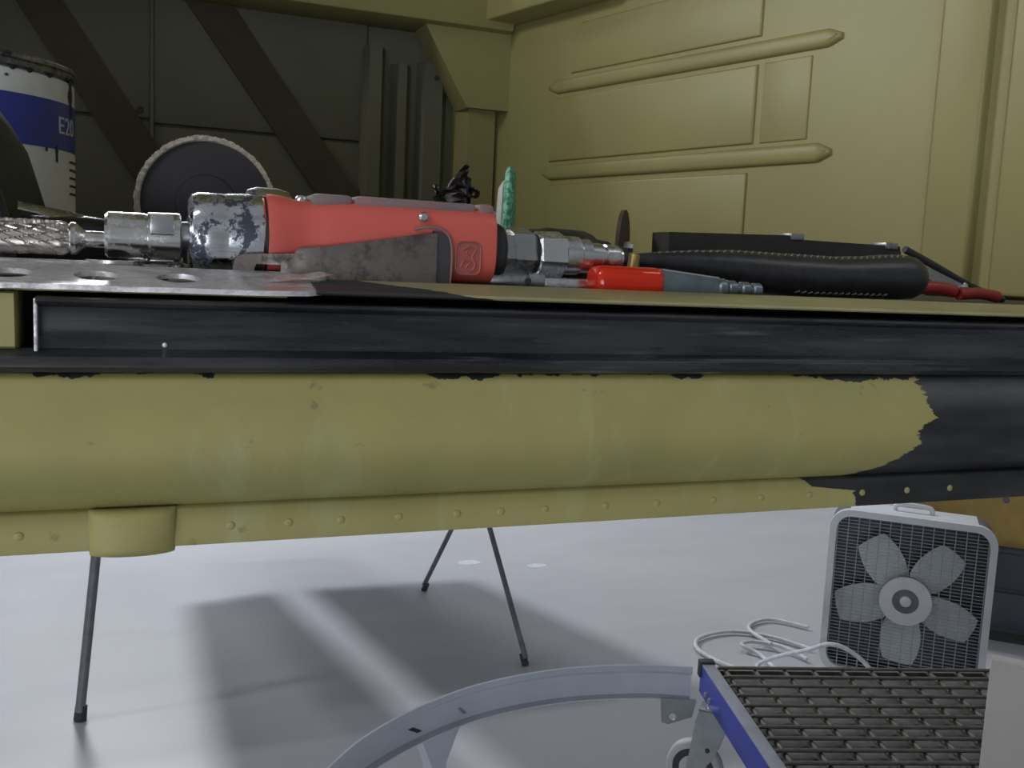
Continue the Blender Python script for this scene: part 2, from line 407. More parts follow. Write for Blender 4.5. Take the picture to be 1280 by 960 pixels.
# door track (black channel)
trk = [(.030, 1.1822), (.000, 1.1822), (-.0024, 1.1818), (-.0028, 1.1808), (-.0020, 1.1798), (.0020, 1.1786), (.0030, 1.1765), (.0032, 1.1670), (.0022, 1.1640), (-.0004, 1.1626)]
bm = sweep(B(), trk, lin(-.0345, XS1, 60)); obj('door_track', bm, 'track', van, 35, 'black painted door track channel')
# ledge below the track
led = [(.004, 1.1640), (-.0004, 1.1626), (-.0036, 1.1616), (-.0046, 1.1600), (-.0046, 1.1580), (-.0034, 1.1564), (-.0012, 1.1556), (.002, 1.1552)]
obj('track_ledge', sweep(B(), led, lin(XS0, XS1, 60)), 'track', van, 35, 'black ledge under the door track')
# cut end of the track on the left
obj('track_end_edge', box(B(), -.0352, -.0340, -.002, .028, 1.1632, 1.1816, .0003), 'bare', van)
obj('track_stub', sweep(B(), [(.004, 1.1835), (.0, 1.183), (.001, 1.1645), (.004, 1.163), (.03, 1.163), (.03, 1.1835)], [XS0, -.0414], close=True), 'olive', van, 35, 'tan olive stub left of the cut track')
obj('track_cavity', box(B(), XS0, XS1, .0295, .033, 1.1555, 1.1868), 'blackgap', van)
# lip over the track
lp = [(.034, 1.1888), (.031, 1.1913), (.016, 1.1902), (.003, 1.1884), (-.0008, 1.1874), (-.0016, 1.1864), (-.0008, 1.1857), (.004, 1.1860), (.030, 1.1872)]
obj('sill_lip', sweep(B(), lp, lin(.062, XS1, 60), close=True), 'lip', van, 35, 'olive sill lip, black at its left end')
obj('sill_lip', sweep(B(), lp, lin(XS0, -.251, 8), close=True), 'lip', van, 35)
# bare drilled plate on the left
def platefn(x, t, h):
    y = -.002+t; return (x, y, 1.1862+t*.20+h + .0001*math.sin(x*160))
holes = [circ(hx, .0155, .0079, 24, .0072) for hx in (-.1085, -.0755, -.0445, -.0155, .0126)]
edge = [(-.25, .034), (-.25, 0)]+[(-.25+.3*i/30, random.uniform(-.0004, .0004)) for i in range(1, 31)]+[(.058, .001), (.064, .004), (.067, .012), (.0655, .02), (.070, .026), (.069, .034)]
obj('drilled_plate', prism(B(), [edge]+holes, platefn, -.0014, .0005), 'bare', van, 35, 'bare ground steel sill plate with drilled holes')
# under-plate strip, a little proud, torn
obj('plate_underlap', box(B(), -.25, .052, .007, .030, 1.1838, 1.1856, .0003), 'olive', van)
obj('torn_flap', prism(B(), [[(.045, 0), (.062, .0005), (.071, .0035), (.066, .008), (.058, .006), (.050, .007), (.047, .003)]], lambda u, v, t: (u, .012+v*.6+t, 1.1895+v*.35+(u-.045)*.10), 0, .0006), 'bare', van)
obj('paint_drip', lathe(B(), [(0, .0009), (.0004, .0007), (.0007, .0002)], (.0075, .0024, 1.1655), (0, -1, 0), 10), 'fanwhite', van)
# cargo floor and underbody
obj('cargo_floor', box(B(), XS0, 1.09, .033, 1.52, 1.150, 1.187), 'dirty', van)
obj('underbody', box(B(), XS0, XS1, .006, 1.50, 1.1055, 1.149), 'blackgap', van)
# side wall opposite
sw = obj('side_wall', box(B(), XS0, .66, 1.512, 1.54, 1.187, 1.80), 'side_shaded', van)
def panel(x0, x1, z0, z1, y=1.5, bev=.004, mat='side_shaded', name='wall_panel', dep=.012):
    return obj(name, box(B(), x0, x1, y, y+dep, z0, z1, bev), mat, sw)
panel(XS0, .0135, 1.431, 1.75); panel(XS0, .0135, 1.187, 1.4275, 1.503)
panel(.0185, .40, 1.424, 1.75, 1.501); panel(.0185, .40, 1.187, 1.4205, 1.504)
obj('seam_bead', box(B(), .0125, .0195, 1.497, 1.51, 1.187, 1.75, .002), 'side_shaded', sw)
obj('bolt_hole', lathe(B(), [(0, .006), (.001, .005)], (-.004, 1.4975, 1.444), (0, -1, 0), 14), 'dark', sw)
def brown_strip(x_top, w, z_top, z_bot, slope, x_clip=None):  # brown strip slanting down the side wall
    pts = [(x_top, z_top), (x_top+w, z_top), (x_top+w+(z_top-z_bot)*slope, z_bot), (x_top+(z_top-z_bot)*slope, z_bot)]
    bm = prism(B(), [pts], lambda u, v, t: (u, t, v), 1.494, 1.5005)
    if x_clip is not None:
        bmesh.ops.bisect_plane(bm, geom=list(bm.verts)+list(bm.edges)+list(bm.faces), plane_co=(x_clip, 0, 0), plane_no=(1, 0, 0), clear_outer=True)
    return obj('diagonal_strip', bm, 'brown_strip', sw, label='brown diagonal strip')
brown_strip(-.285, .077, 1.735, 1.19, .665)
brown_strip(.002, .082, 1.735, 1.19, .735, .392)
# belt header and corner gusset
obj('belt_rail', box(B(), XS0, .66, 1.40, 1.512, 1.640, 1.80, .006), 'olive_in', sw)
for wx0, wx1 in ((XS0, -1.08), (-.42, -.34), (.40, .66)): obj('window_post', box(B(), wx0, wx1, 1.47, 1.53, 1.80, 2.30, .006), 'olive_in', sw)
obj('cant_rail', box(B(), XS0, .66, 1.46, 1.53, 2.28, 2.36, .006), 'olive_in', sw)
# hat columns
def hat(x0, x1, y, z0, z1, name='column', mat='side_shaded', lean=.012):
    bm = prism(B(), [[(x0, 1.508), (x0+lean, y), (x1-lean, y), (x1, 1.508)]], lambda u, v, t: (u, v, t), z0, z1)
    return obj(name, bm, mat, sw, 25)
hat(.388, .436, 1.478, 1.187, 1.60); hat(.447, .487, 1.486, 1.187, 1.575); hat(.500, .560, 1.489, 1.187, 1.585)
hat(.575, .662, 1.452, 1.187, 1.66, 'corner_post', 'olive_in', .016)
gus = [(.500, 1.66), (.492, 1.645), (.562, 1.535), (.585, 1.497), (.662, 1.497), (.662, 1.66)]
obj('corner_gusset', prism(B(), [gus], lambda u, v, t: (u, t, v), 1.425, 1.440), 'olive_in', sw, 25)
obj('gusset_fold', prism(B(), [[(.486, 1.650), (.492, 1.645), (.562, 1.535), (.585, 1.497), (.578, 1.497), (.554, 1.535)]], lambda u, v, t: (u, t, v), 1.425, 1.50), 'olive_in', sw, 25)
obj('bolt_hole', lathe(B(), [(0, .005), (.001, .004)], (.535, 1.4885, 1.556), (0, -1, 0), 12), 'dark', sw)
# bulkhead
P0 = Vector((.64, 1.5)); D = Vector((.287, -.958)).normalized(); NB = Vector((D.y, -D.x))
def bk(s, z, h): p = P0+D*s+NB*h; return (p.x, p.y, z)
bh = obj('bulkhead', prism(B(), [[(-.05, 1.187), (1.56, 1.187), (1.56, 2.35), (-.05, 2.35)]], lambda u, v, t: bk(u, v, t), -.02, 0), 'olive_in', van)
def bpanel(name, poly, h0, h1, bev=.0, mat='olive_in'):
    t = prism(B(), [poly], lambda u, v, h: (u, v, h), h0, h1)
    if bev:
        ed = [e for e in t.edges if len(e.link_faces) == 2 and e.calc_face_angle(0) > .5 and all(v.co.z > h1-1e-5 for v in e.verts)]
        bmesh.ops.bevel(t, geom=ed, offset=bev, segments=3, affect='EDGES', profile=.5)
    for v in t.verts: v.co = Vector(bk(v.co.x, v.co.y, v.co.z))
    return obj(name, t, mat, bh, 50)
def rib(s0, s1, z0, z1, h, e=.022): return bpanel('pressed_rib', [(s0, (z0+z1)/2-.004), (s0+e, z0), (s1-e, z0), (s1, (z0+z1)/2-.004), (s1, (z0+z1)/2+.004), (s1-e, z1), (s0+e, z1), (s0, (z0+z1)/2+.004)], -.001, h, .007)
rib(.205, .815, 1.513, 1.538, .008); rib(.195, .812, 1.360, 1.387, .008)
bpanel('pressed_panel', [(.212, 1.393), (.678, 1.393), (.678, 1.506), (.212, 1.506)], -.001, .0045, .004)
bpanel('pressed_panel', [(.212, 1.200), (.672, 1.200), (.672, 1.352), (.212, 1.352)], -.001, .0045, .004)
bpanel('pressed_panel', [(.690, 1.393), (.770, 1.393), (.770, 1.506), (.690, 1.506)], -.001, .0025, .002)
bpanel('pressed_panel', [(.262, 1.545), (.680, 1.545), (.680, 1.63), (.285, 1.63), (.255, 1.58)], -.001, .004, .0035)
bpanel('pillar_step', [(.960, 1.19), (1.022, 1.19), (1.022, 2.3), (.960, 2.3)], -.001, .016, .006)
bpanel('pillar_return', [(1.050, 1.19), (1.20, 1.19), (1.20, 2.3), (1.050, 2.3)], -.001, .020, .006)
bpanel('roof_rail', [(-.02, 1.655), (.36, 1.655), (.50, 1.70), (1.5, 1.74), (1.5, 1.80), (-.02, 1.80)], -.001, .065, .004)
# shell above and to the sides of the doorway
obj('roof', box(B(), XS0, 1.1, .0, 1.52, 2.35, 2.40), 'olive_in', van)
obj('outer_side_panel', box(B(), XS0, -.62, .0, .03, 1.19, 2.35), 'olive', van)
obj('front_side_panel', box(B(), 1.10, XS1, .0, .03, 1.192, 2.35), 'olive', van)
obj('rear_panel', box(B(), XS0-.03, XS0, .0, 1.52, 1.10, 2.35), 'olive', van)

# ------------------------------------------------------------------ air die grinder
GY, GZ = .050, 1.2072
g = thing('air_die_grinder', 'red and chrome air die grinder with a carbide burr lying along the sill', 'grinder', (.08, GY, 1.187))
ax = (1, 0, 0)
def glathe(name, prof, mat, parent=g, n=40, sq=0., dz=0., dy=0., sharp=35, rot=0., label=None):
    x0 = prof[0][0]
    return obj(name, lathe(B(), [(x-x0, r) for x, r in prof], (x0, GY+dy, GZ+dz), ax, n, sq, rot), mat, parent, sharp, label)
# burr with cross-cut teeth
bm = B(); nx, nt = 90, 120; rings = []
for i in range(nx+1):
    u = i/nx; x = -.064+.0375*u
    env = .0069*min(1, math.sqrt(max(0.0, 1-(max(0, .30-u)/.30)**2))+.02)*(1 if u < .9 else 1-.25*((u-.9)/.1)**2)
    ring = []
    for j in range(nt):
        t = 2*math.pi*j/nt
        a1 = (t*13/(2*math.pi)+u*2.6) % 1; a2 = (t*13/(2*math.pi)-u*5.2) % 1
        h = 1-.14*(1-a1)**1.0-.05*(1 if a2 < .2 else 0)
        r = env*h
        ring.append(bm.verts.new((x, GY+math.cos(t)*r, GZ-.0042+math.sin(t)*r)))
    rings.append(ring)
for p, q in zip(rings, rings[1:]):
    for j in range(nt): bm.faces.new((p[j], p[(j+1) % nt], q[(j+1) % nt], q[j]))
bm.faces.new(rings[0]); bm.faces.new(rings[-1])
bu = obj('burr', bm, 'burr', g, 25, 'spiral cut carbide burr')
glathe('burr_neck', [(-.0268, .0060), (-.0262, .0064), (-.0245, .0062), (-.0230, .0046), (-.0212, .0034)], 'steel', bu, dz=-.0042)
glathe('burr_shank', [(-.0214, .0032), (-.0125, .0032)], 'steel', bu, dz=-.0042)
glathe('collet_nut', [(-.0142, .0062), (-.0140, .0082), (-.0128, .0092), (.0010, .0092), (.0012, .0088), (.0018, .0088), (.0020, .0097), (.0140, .0099), (.0146, .0092), (.0147, .005)], 'steel', g, dz=-.002)
bm = B()
for k in range(3):
    a = R(-30+120*k)
    mt = Matrix.Translation((0, GY, GZ-.002)) @ Matrix.Rotation(a, 4, 'X')
    box(bm, .0028, .0118, -.0101, -.0090, -.0046, .0046, .0004, mt)
obj('wrench_flat', bm, 'bright', g)
glathe('spindle', [(.0140, .0056), (.0195, .0058)], 'hex', g, dz=-.001)
hd = glathe('chrome_head', [(.0172, .008), (.0176, .0140), (.0188, .0160), (.0212, .0170), (.030, .0172), (.0315, .0170), (.0325, .0172), (.0445, .0179), (.0458, .0180), (.0466, .0174)], 'chrome', g, n=56, sq=.04, label='scuffed chrome nose of the grinder')
bm = lathe(B(), [(0, .006), (.002, .0105), (.006, .0118), (.014, .0118), (.019, .0105), (.022, .006)], (.039, GY+.003, GZ+.0092), ax, 36)
obj('head_hump', bm, 'chrome', hd)
glathe('head_seal', [(.0466, .0170), (.0467, .0177), (.0476, .0177), (.0477, .0168)], 'blackrub', g, n=56)
# red handle: rounded square body with a waist behind the head
bm = lathe(B(), [(.0476, .0150), (.0478, .0172), (.0500, .0174), (.0545, .0168), (.0600, .0156), (.0650, .0154), (.0700, .0160), (.078, .0168), (.100, .0172), (.143, .0174), (.1460, .0170), (.1470, .0155), (.1471, .010)], (0, GY, GZ+.0008), ax, 56, .16)
hb = obj('handle_body', bm, 'red', g, 35, 'worn red handle housing')
bm = B(); box(bm, .0655, .083, GY-.0120, GY+.010, GZ+.0135, GZ+.0192, .0022); box(bm, .0835, .1375, GY-.0125, GY+.011, GZ+.0140, GZ+.0192, .0018); box(bm, .1385, .1462, GY-.0128, GY+.012, GZ+.0140, GZ+.0194, .0020)
obj('worn_top_pad', bm, 'redworn', g, 30, 'scuffed grey-red strip along the handle top')
obj('air_screw', lathe(B(), [(0, .003), (.002, .0028), (.003, .0018)], (.0625, GY-.004, GZ+.0150), (0, -.2, 1), 16), 'bright', g)
# throttle lever on the viewer's side
LY = GY-.0205
lv = [(.0338, 1.1890), (.0338, 1.1950), (.0348, 1.1980), (.0372, 1.1998), (.044, 1.2003), (.0575, 1.2010), (.0590, 1.2032), (.070, 1.2045), (.095, 1.2088), (.1140, 1.2122), (.1178, 1.2122), (.1178, 1.1892), (.060, 1.1888), (.0525, 1.1905), (.0525, 1.1962), (.0430, 1.1962), (.0420, 1.1945), (.0420, 1.1890)]
def lvfn(u, v, t): return (u, LY+t-.0012*math.sin(min(1, max(0, (u-.034)/.084))*math.pi)+(.0025 if u < .056 else 0), v)
obj('throttle_lever', prism(B(), [lv], lvfn, 0, .0020), 'lever', g, 25, 'pitted bare steel throttle lever')
obj('lever_bracket', prism(B(), [[(.1165, 1.2135), (.1195, 1.2130), (.1222, 1.2112), (.1236, 1.2080), (.1240, 1.1892), (.1165, 1.1892)]], lambda u, v, t: (u, t, v), LY+.0008, LY+.004), 'dark', g)
obj('lever_guard', tube(B(), [(.108, LY+.0022, 1.2135), (.113, LY+.0015, 1.2146), (.119, LY+.0015, 1.2144), (.1226, LY+.0015, 1.2122), (.1244, LY+.0015, 1.208), (.1249, LY+.0015, 1.200), (.1243, LY+.0015, 1.1895)], .0006, 8), 'redworn', g)
obj('lever_pin', lathe(B(), [(0, .0022), (.002, .0022), (.0028, .0014)], (.1122, GY-.0160, 1.2188), (0, -1, .15), 16), 'bright', g)
# raised badge
BY = GY-.0174
M['redbadge'] = plain('grimy_red_badge', (.36, .075, .06), (.24, .08, .07), .5, scale=200)
bd = obj('badge', prism(B(), [rrect(.1272, .1385, 1.1953, 1.2096, .003)], lambda u, v, t: (u, t, v), BY-.0003, BY+.001), 'redbadge', g, label='raised rounded badge with a curling emblem')
bm = B()
tube(bm, [(u, BY-.0004, v) for u, v in rrect(.1272, .1385, 1.1953, 1.2096, .003)], .0004, 6, 1, False, True)
tube(bm, [(.1295, BY-.0004, 1.1985), (.131, BY-.0005, 1.2015), (.1335, BY-.0005, 1.2005), (.132, BY-.0005, 1.1985), (.1345, BY-.0005, 1.197), (.136, BY-.0005, 1.200), (.1345, BY-.0005, 1.203), (.136, BY-.0005, 1.206), (.133, BY-.0005, 1.2075), (.1305, BY-.0005, 1.206)], .00045, 6, 5)
tube(bm, [(.1335, BY-.0004, 1.2035), (.1318, BY-.0005, 1.2045), (.1325, BY-.0005, 1.206)], .0004, 6, 4)
obj('emblem', bm, 'redbadge', bd)
# hose fitting
glathe('rear_collar', [(.1465, .0128), (.1520, .0128), (.1528, .0118), (.1535, .0118), (.1538, .010)], 'blackrub', g, dz=-.001)
glathe('swivel_nut', [(.1535, .0098), (.1540, .0108), (.1580, .0108), (.1582, .0121), (.1675, .0121), (.1690, .0105)], 'hex', g, n=6, dz=-.001, sharp=20, rot=R(15))
glathe('seal_ring', [(.1688, .0092), (.1710, .0092)], 'blackrub', g, dz=-.001)
glathe('adapter_nut', [(.1708, .0098), (.1720, .0108), (.1840, .0112), (.1852, .0098)], 'bright', g, n=6, dz=-.001, sharp=20, rot=R(18))
pl = glathe('air_plug', [(.1850, .0088), (.1858, .0090), (.1925, .0090), (.1935, .0078), (.1985, .0080), (.1990, .0064), (.2050, .0064), (.2056, .0052), (.2066, .0052), (.2072, .0062), (.2135, .0060), (.2145, .0048), (.2160, .0046), (.2162, .003)], 'bright', g, dz=-.001)

# ------------------------------------------------------------------ disc sander behind the grinder
DY = .22
ds = thing('disc_sander', 'small sander with a dark round pad edged by frayed pale abrasive', 'sander', (.0345, DY, 1.187))
dc = (.0345, DY, 1.2270)
obj('backing_pad', lathe(B(), [(0, .0362), (.0006, .0362), (.001, .030), (.0022, .018), (.0022, .0172), (.0032, .0165), (.0036, .006), (.0015, .0055)], dc, (-.05, -1, .02), 56), 'padblack', ds)
bm = B(); nn = 320; rr = []
for k, (dd, base) in enumerate(((.0004, .0358), (.0014, .0366), (.0010, .0390), (-.0008, .0388), (-.0012, .0360))):
    ring = []
    for i in range(nn):
        t = 2*math.pi*i/nn; jit = random.uniform(-.0003, .0006) if k in (2, 3) else 0
        ring.append(bm.verts.new((dc[0]+math.cos(t)*(base+jit), dc[1]-dd, dc[2]+math.sin(t)*(base+jit))))
    rr.append(ring)
for p, q in zip(rr, rr[1:]):
    for i in range(nn): bm.faces.new((p[i], p[(i+1) % nn], q[(i+1) % nn], q[i]))
obj('abrasive_edge', bm, 'grit', ds, 60, 'frayed pale abrasive edge')
obj('sander_head', lathe(B(), [(0, .012), (.002, .016), (.022, .017), (.03, .013)], (dc[0], DY+.001, dc[2]), (0, 1, 0), 28), 'hex', ds)
obj('sander_handle', lathe(B(), [(0, .012), (.01, .015), (.09, .0165), (.1, .014)], (dc[0]+.008, DY+.022, dc[2]-.012), (.8, .6, -.14), 28), 'blackrub', ds)

# ------------------------------------------------------------------ paint can
cc = Vector((-.134, .50)); cr_ = .083
can = thing('paint_can', 'white paint can with a blue band and a stained dark rim', 'can', (cc.x, cc.y, 1.187))
def clathe(name, prof, mat, par=can, label=None): return obj(name, lathe(B(), prof, (cc.x, cc.y, 0), (0, 0, 1), 64), mat, par, 30, label)
clathe('can_body', [(1.187, .081), (1.189, cr_), (1.3255, cr_), (1.327, .081)], 'canwhite')
clathe('blue_band', [(1.2730, cr_), (1.2730, cr_+.0004), (1.3090, cr_+.0004), (1.3090, cr_)], 'canblue', label='blue printed band')
clathe('can_rim', [(1.327, .0815), (1.3285, .0845), (1.3310, .0850), (1.3330, .0835), (1.3335, .0845), (1.3360, .0848), (1.3372, .0835), (1.3365, .078), (1.333, .076)], 'rim', label='dark stained tin rim')
def on_can(theta, z, h=.0006):
    # theta measured from the viewer-facing direction, positive to the right
    dv = Vector((CAM.x-cc.x, CAM.y-cc.y)).normalized(); pr = Vector((-dv.y, dv.x))
    p = cc+(dv*math.cos(theta)+pr*math.sin(theta))*(cr_+h); return Vector((p.x, p.y, z))
tc = bpy.data.curves.new('lot_code', 'FONT'); tc.body = 'E20'; tc.size = .0185; tc.extrude = .0002
to = bpy.data.objects.new('lot_code', tc); COL.objects.link(to)
dg = bpy.context.evaluated_depsgraph_get(); tm = bpy.data.meshes.new_from_object(to.evaluated_get(dg)); bpy.data.objects.remove(to); bpy.data.curves.remove(tc)
bm = B(); bm.from_mesh(tm); bpy.data.meshes.remove(tm)
bmesh.ops.subdivide_edges(bm, edges=[e for e in bm.edges if e.calc_length() > .002], cuts=3)
for v in bm.verts: v.co = on_can(R(53)+v.co.x/cr_, 1.2855+v.co.y, .0007+v.co.z)
obj('printed_code', bm, 'cantext', can, label='pale printed code on the blue band')
for k in range(5):
    bm = B(); vs = []
    for i in range(6):
        t = R(66+20*i/5); a = on_can(t, 1.2665-.0062*k, .0004); b = on_can(t, 1.2647-.0062*k, .0004); vs.append((bm.verts.new(a), bm.verts.new(b)))
    for p, q in zip(vs, vs[1:]): bm.faces.new((p[0], q[0], q[1], p[1]))
    obj('scale_mark', bm, 'canink', can)
def drip(th0, pts, name='paint_run'):
    bm = B(); L = [];
    for z, wd in pts: L.append((bm.verts.new(on_can(R(th0)-wd/cr_, z, .0005)), bm.verts.new(on_can(R(th0), z, .0014)), bm.verts.new(on_can(R(th0)+wd/cr_, z, .0005))))
    for a, b in zip(L, L[1:]):
        bm.faces.new((a[0], a[1], b[1], b[0])); bm.faces.new((a[1], a[2], b[2], b[1]))
    obj(name, bm, 'canink', can)
drip(68, [(1.3280, .006), (1.3255, .003), (1.322, .0018), (1.319, .0045), (1.314, .0048), (1.310, .002), (1.300, .001)])
drip(22, [(1.3215, .0008), (1.3205, .0016), (1.3195, .0008)])
drip(52, [(1.276, .001), (1.272, .0016), (1.267, .001), (1.264, .0014), (1.263, .0004)])
drip(44, [(1.2735, .0006), (1.272, .0014), (1.270, .0006)])
for a in (12, 25, 34, 47): drip(a, [(1.3285, .004), (1.3262, .0025), (1.3247, .0008)])

# ------------------------------------------------------------------ black domed guard at the left edge
bd_ = thing('tool_guard', 'black domed rubber tool guard in front of the paint can', 'guard', (-.112, .16, 1.187))
obj('dome', lathe(B(), [(1.187, .071), (1.196, .0705), (1.2141, .0685), (1.230, .064), (1.2443, .0598), (1.2560, .053), (1.2658, .046), (1.275, .036), (1.281, .02), (1.282, .004)], (-.112, .16, 0), (0, 0, 1), 56), 'blackrub', bd_)
bm = B(); tube(bm, [(-.070+.004*k, .108-.0005*k, z) for k, z in ((-4, 1.244), (-1.5, 1.240), (1, 1.230), (2.5, 1.215), (3.4, 1.200), (3.8, 1.189))], .0052, 12)
obj('rib', bm, 'gloss', bd_)
obj('cap', lathe(B(), [(1.255, .021), (1.262, .024), (1.2905, .022), (1.294, .016)], (-.098, .13, 0), (0, 0, 1), 32), 'hex', bd_)

# dark rounded tool, its top highlight built as a bright strip
ss = thing('dark_tool', 'dark rounded tool behind the burr with an added bright strip for its highlight', 'knife', (-.03, .115, 1.187))
obj('handle', lathe(B(), [(0, .008), (.004, .0125), (.03, .0135), (.045, .012), (.050, .007)], (-.054, .118, 1.2005), (1, 0, 0), 28), 'gloss', ss)
bm = B()
sp = [(-.052, .0020), (-.045, .0022), (-.038, .0030), (-.030, .0062), (-.022, .0072), (-.014, .0056), (-.0085, .0008)]
rows = []
for x, wv in sp:
    zc = 1.2185-.16*(x+.052)-1.2*(x+.035)**2*(1 if x > -.035 else 0)
    rows.append([bm.verts.new((x, .117-wv*1.3, zc-.0015-wv*.85)), bm.verts.new((x, .117, zc+.0004)), bm.verts.new((x, .117+wv, zc)), bm.verts.new((x, .117, zc-.0012))])
for a, b in zip(rows, rows[1:]):
    for i in range(4): bm.faces.new((a[i], b[i], b[(i+1) % 4], a[(i+1) % 4]))
bm.faces.new(rows[0]); bm.faces.new(rows[-1])
obj('blade', bm, 'bright', ss, 80)  # bright strip added and tilted to give the dark handle its highlight

# spanner lying under the burr
sn = thing('spanner', 'bright steel spanner lying flat under the burr', 'spanner', (-.03, .05, 1.187))
bm = box(B(), -.11, -.018, .040, .052, 1.1875, 1.1945, .0016)
obj('shaft', bm, 'bare', sn)
obj('ring_end', prism(B(), [circ(-.0105, .048, .0110, 28), circ(-.0105, .048, .0065, 20)], lambda u, v, t: (u, v, t), 1.1872, 1.1950), 'steel', sn, 30)
so = thing('socket', 'short chrome socket lying behind the collet nut', 'socket', (.006, .064, 1.187))
obj('socket_barrel', lathe(B(), [(0, .0040), (.001, .0058), (.012, .0058), (.013, .0048), (.017, .0048), (.018, .0042)], (-.002, .068, 1.1930), (1, 0, 0), 24), 'steel', so)
obj('drive_hole', lathe(B(), [(0, .003), (.0006, .003)], (.0157, .068, 1.1930), (1, 0, 0), 4), 'dark', so)

# ------------------------------------------------------------------ green disc tool
gd = thing('green_disc_grinder', 'steel air grinder carrying a green abrasive disc seen edge on', 'grinder', (.205, .2, 1.187))
gn = Vector((.925, -.38, 0)).normalized(); gc = Vector((.2118, .2, 1.2240))
obj('abrasive_disc', lathe(B(), [(0, .0340), (.0010, .0362), (.0028, .0374), (.0046, .0364), (.0060, .0338)], gc-gn*.001, gn, 56), 'green', gd, 40, 'green speckled abrasive disc')
obj('disc_backing', lathe(B(), [(-.0045, .010), (-.0040, .024), (-.0012, .0285), (-.0005, .0285)], gc-gn*.001, gn, 48), 'paleback', gd)
obj('grinder_head', lathe(B(), [(0, .006), (.003, .0095), (.016, .0095), (.018, .012), (.05, .013), (.075, .013), (.08, .009)], gc-gn*.004, -gn, 32), 'zinc', gd)
# cut-off tool
ct = thing('cutoff_tool', 'dusty dark cut-off tool with a brown cutting disc on its end', 'cutter', (.29, .25, 1.187))
cax = Vector((.985, .17, 0)).normalized(); c0 = Vector((.226, .236, 1.2085))
obj('tool_body', lathe(B(), [(0, .010), (.002, .0145), (.016, .0165), (.030, .0180), (.031, .0186), (.060, .0182), (.066, .0165), (.068, .0125)], c0, cax, 40), 'brownrub', ct)
obj('tool_collar', lathe(B(), [(0, .0045), (.0005, .0135), (.015, .0120), (.017, .009), (.030, .0085)], c0+cax*.067, cax, 32), 'blackbar', ct)
obj('spindle', cyl(B(), c0+cax*.095, c0+cax*.134, .0035), 'steel', ct)
cn = Vector((.812, -.584, 0)).normalized(); ccen = Vector((.3445, .30, 1.2177))
obj('cutting_disc', lathe(B(), [(0, .0290), (.0030, .0290)], ccen, cn, 48), 'browndisc', ct, 30, 'thin brown cutting disc')
obj('disc_nut', lathe(B(), [(0, .0055), (.004, .0055), (.0045, .0038), (.007, .0036)], ccen+cn*.003, cn, 6), 'bright', ct, 20)
bb = single('brass_fitting', lathe(B(), [(0, .0045), (.012, .0045), (.0125, .0032), (.022, .0032)], (.2375, .08, 1.187), (.12, 0, 1), 16), 'brass', 'small upright brass fitting next to the red handle', 'fitting')

# crumpled tape
bm = B()
pts = [(.1905, 1.187), (.200, 1.23), (.1945, 1.246), (.2065, 1.258), (.2155, 1.2715), (.2165, 1.262), (.2235, 1.2525), (.2185, 1.247), (.214, 1.236), (.219, 1.187)]
for k, (dy, sc_, sh) in enumerate(((0, 1, 0), (.007, .9, .004), (.014, .75, -.003))):
    t = prism(B(), [[(.207+(a-.207)*sc_+sh+random.uniform(-.001, .001), 1.187+(b-1.187)*(1-.06*k)) for a, b in pts]], lambda u, v, t_: (u, .295+dy+t_+.25*(v-1.23)*math.sin(u*260), v), 0, .0025)
    merge(bm, t)
tube(bm, [(.2175, .30, 1.250), (.223, .298, 1.2535), (.2255, .297, 1.2505), (.2225, .296, 1.2475)], .0007, 6)
tube(bm, [(.199, .297, 1.245), (.1945, .296, 1.250), (.1925, .296, 1.2535)], .0012, 6)
bmesh.ops.subdivide_edges(bm, edges=[e for e in bm.edges if e.calc_length() > .006], cuts=3, use_grid_fill=True)
for v in bm.verts:
    if v.co.z > 1.19: v.co += Vector((random.uniform(-.0012, .0012), random.uniform(-.0038, .0038), random.uniform(-.0012, .0012)))
bmesh.ops.triangulate(bm, faces=list(bm.faces))
single('crumpled_tape', bm, 'charred', 'crumpled black strip standing up behind the red handle', 'tape', sharp=20)

# steel punch under the hose fitting
pn = thing('steel_punch', 'dark steel punch with a cross hole under the hose fitting', 'punch', (.17, .05, 1.187))
obj('shank', lathe(B(), [(0, .004), (.002, .0056), (.020, .0056), (.0205, .0050), (.0212, .0050), (.0217, .0060), (.0295, .0060), (.030, .0045)], (.1445, .048, 1.1932), (1, 0, 0), 24), 'hex', pn)
obj('cross_hole', lathe(B(), [(0, .0016), (.0004, .0016)], (.1655, .0423, 1.1934), (0, -1, 0), 12), 'dark', pn)
obj('flat_blade', box(B(), .1735, .205, .042, .054, 1.1885, 1.1955, .0012), 'bright', pn)

# red handled scraper
rh = thing('scraper', 'scraper with a translucent red handle and a blue-grey blade', 'scraper', (.24, .04, 1.187))
bm = box(B(), .1952, .2318, .030, .046, 1.1885, 1.2022, .0048, None, 5)
obj('handle', bm, 'acetate', rh, 50, 'translucent red plastic handle')
obj('blade', prism(B(), [[(.2305, 1.1890), (.2305, 1.2014), (.2620, 1.1986), (.2640, 1.1890)]], lambda u, v, t: (u, t, v), .034, .040), 'bluegrey', rh)
obj('blade_edge', prism(B(), [[(.2305, 1.2012), (.2305, 1.2020), (.2622, 1.1991), (.2622, 1.1984)]], lambda u, v, t: (u, t, v), .0335, .0405), 'bright', rh)
bm = B()
for x, r in ((.263, .0052), (.269, .0044), (.277, .0040), (.284, .0036)): lathe(bm, [(0, r*.8), (.0008, r), (.0045, r), (.0053, r*.8)], (x, .038, 1.1935), (1, 0, -.02), 18)
cyl(bm, (.262, .038, 1.1935), (.289, .038, 1.193), .0026)
obj('steel_collars', bm, 'bluegrey', rh, 30)

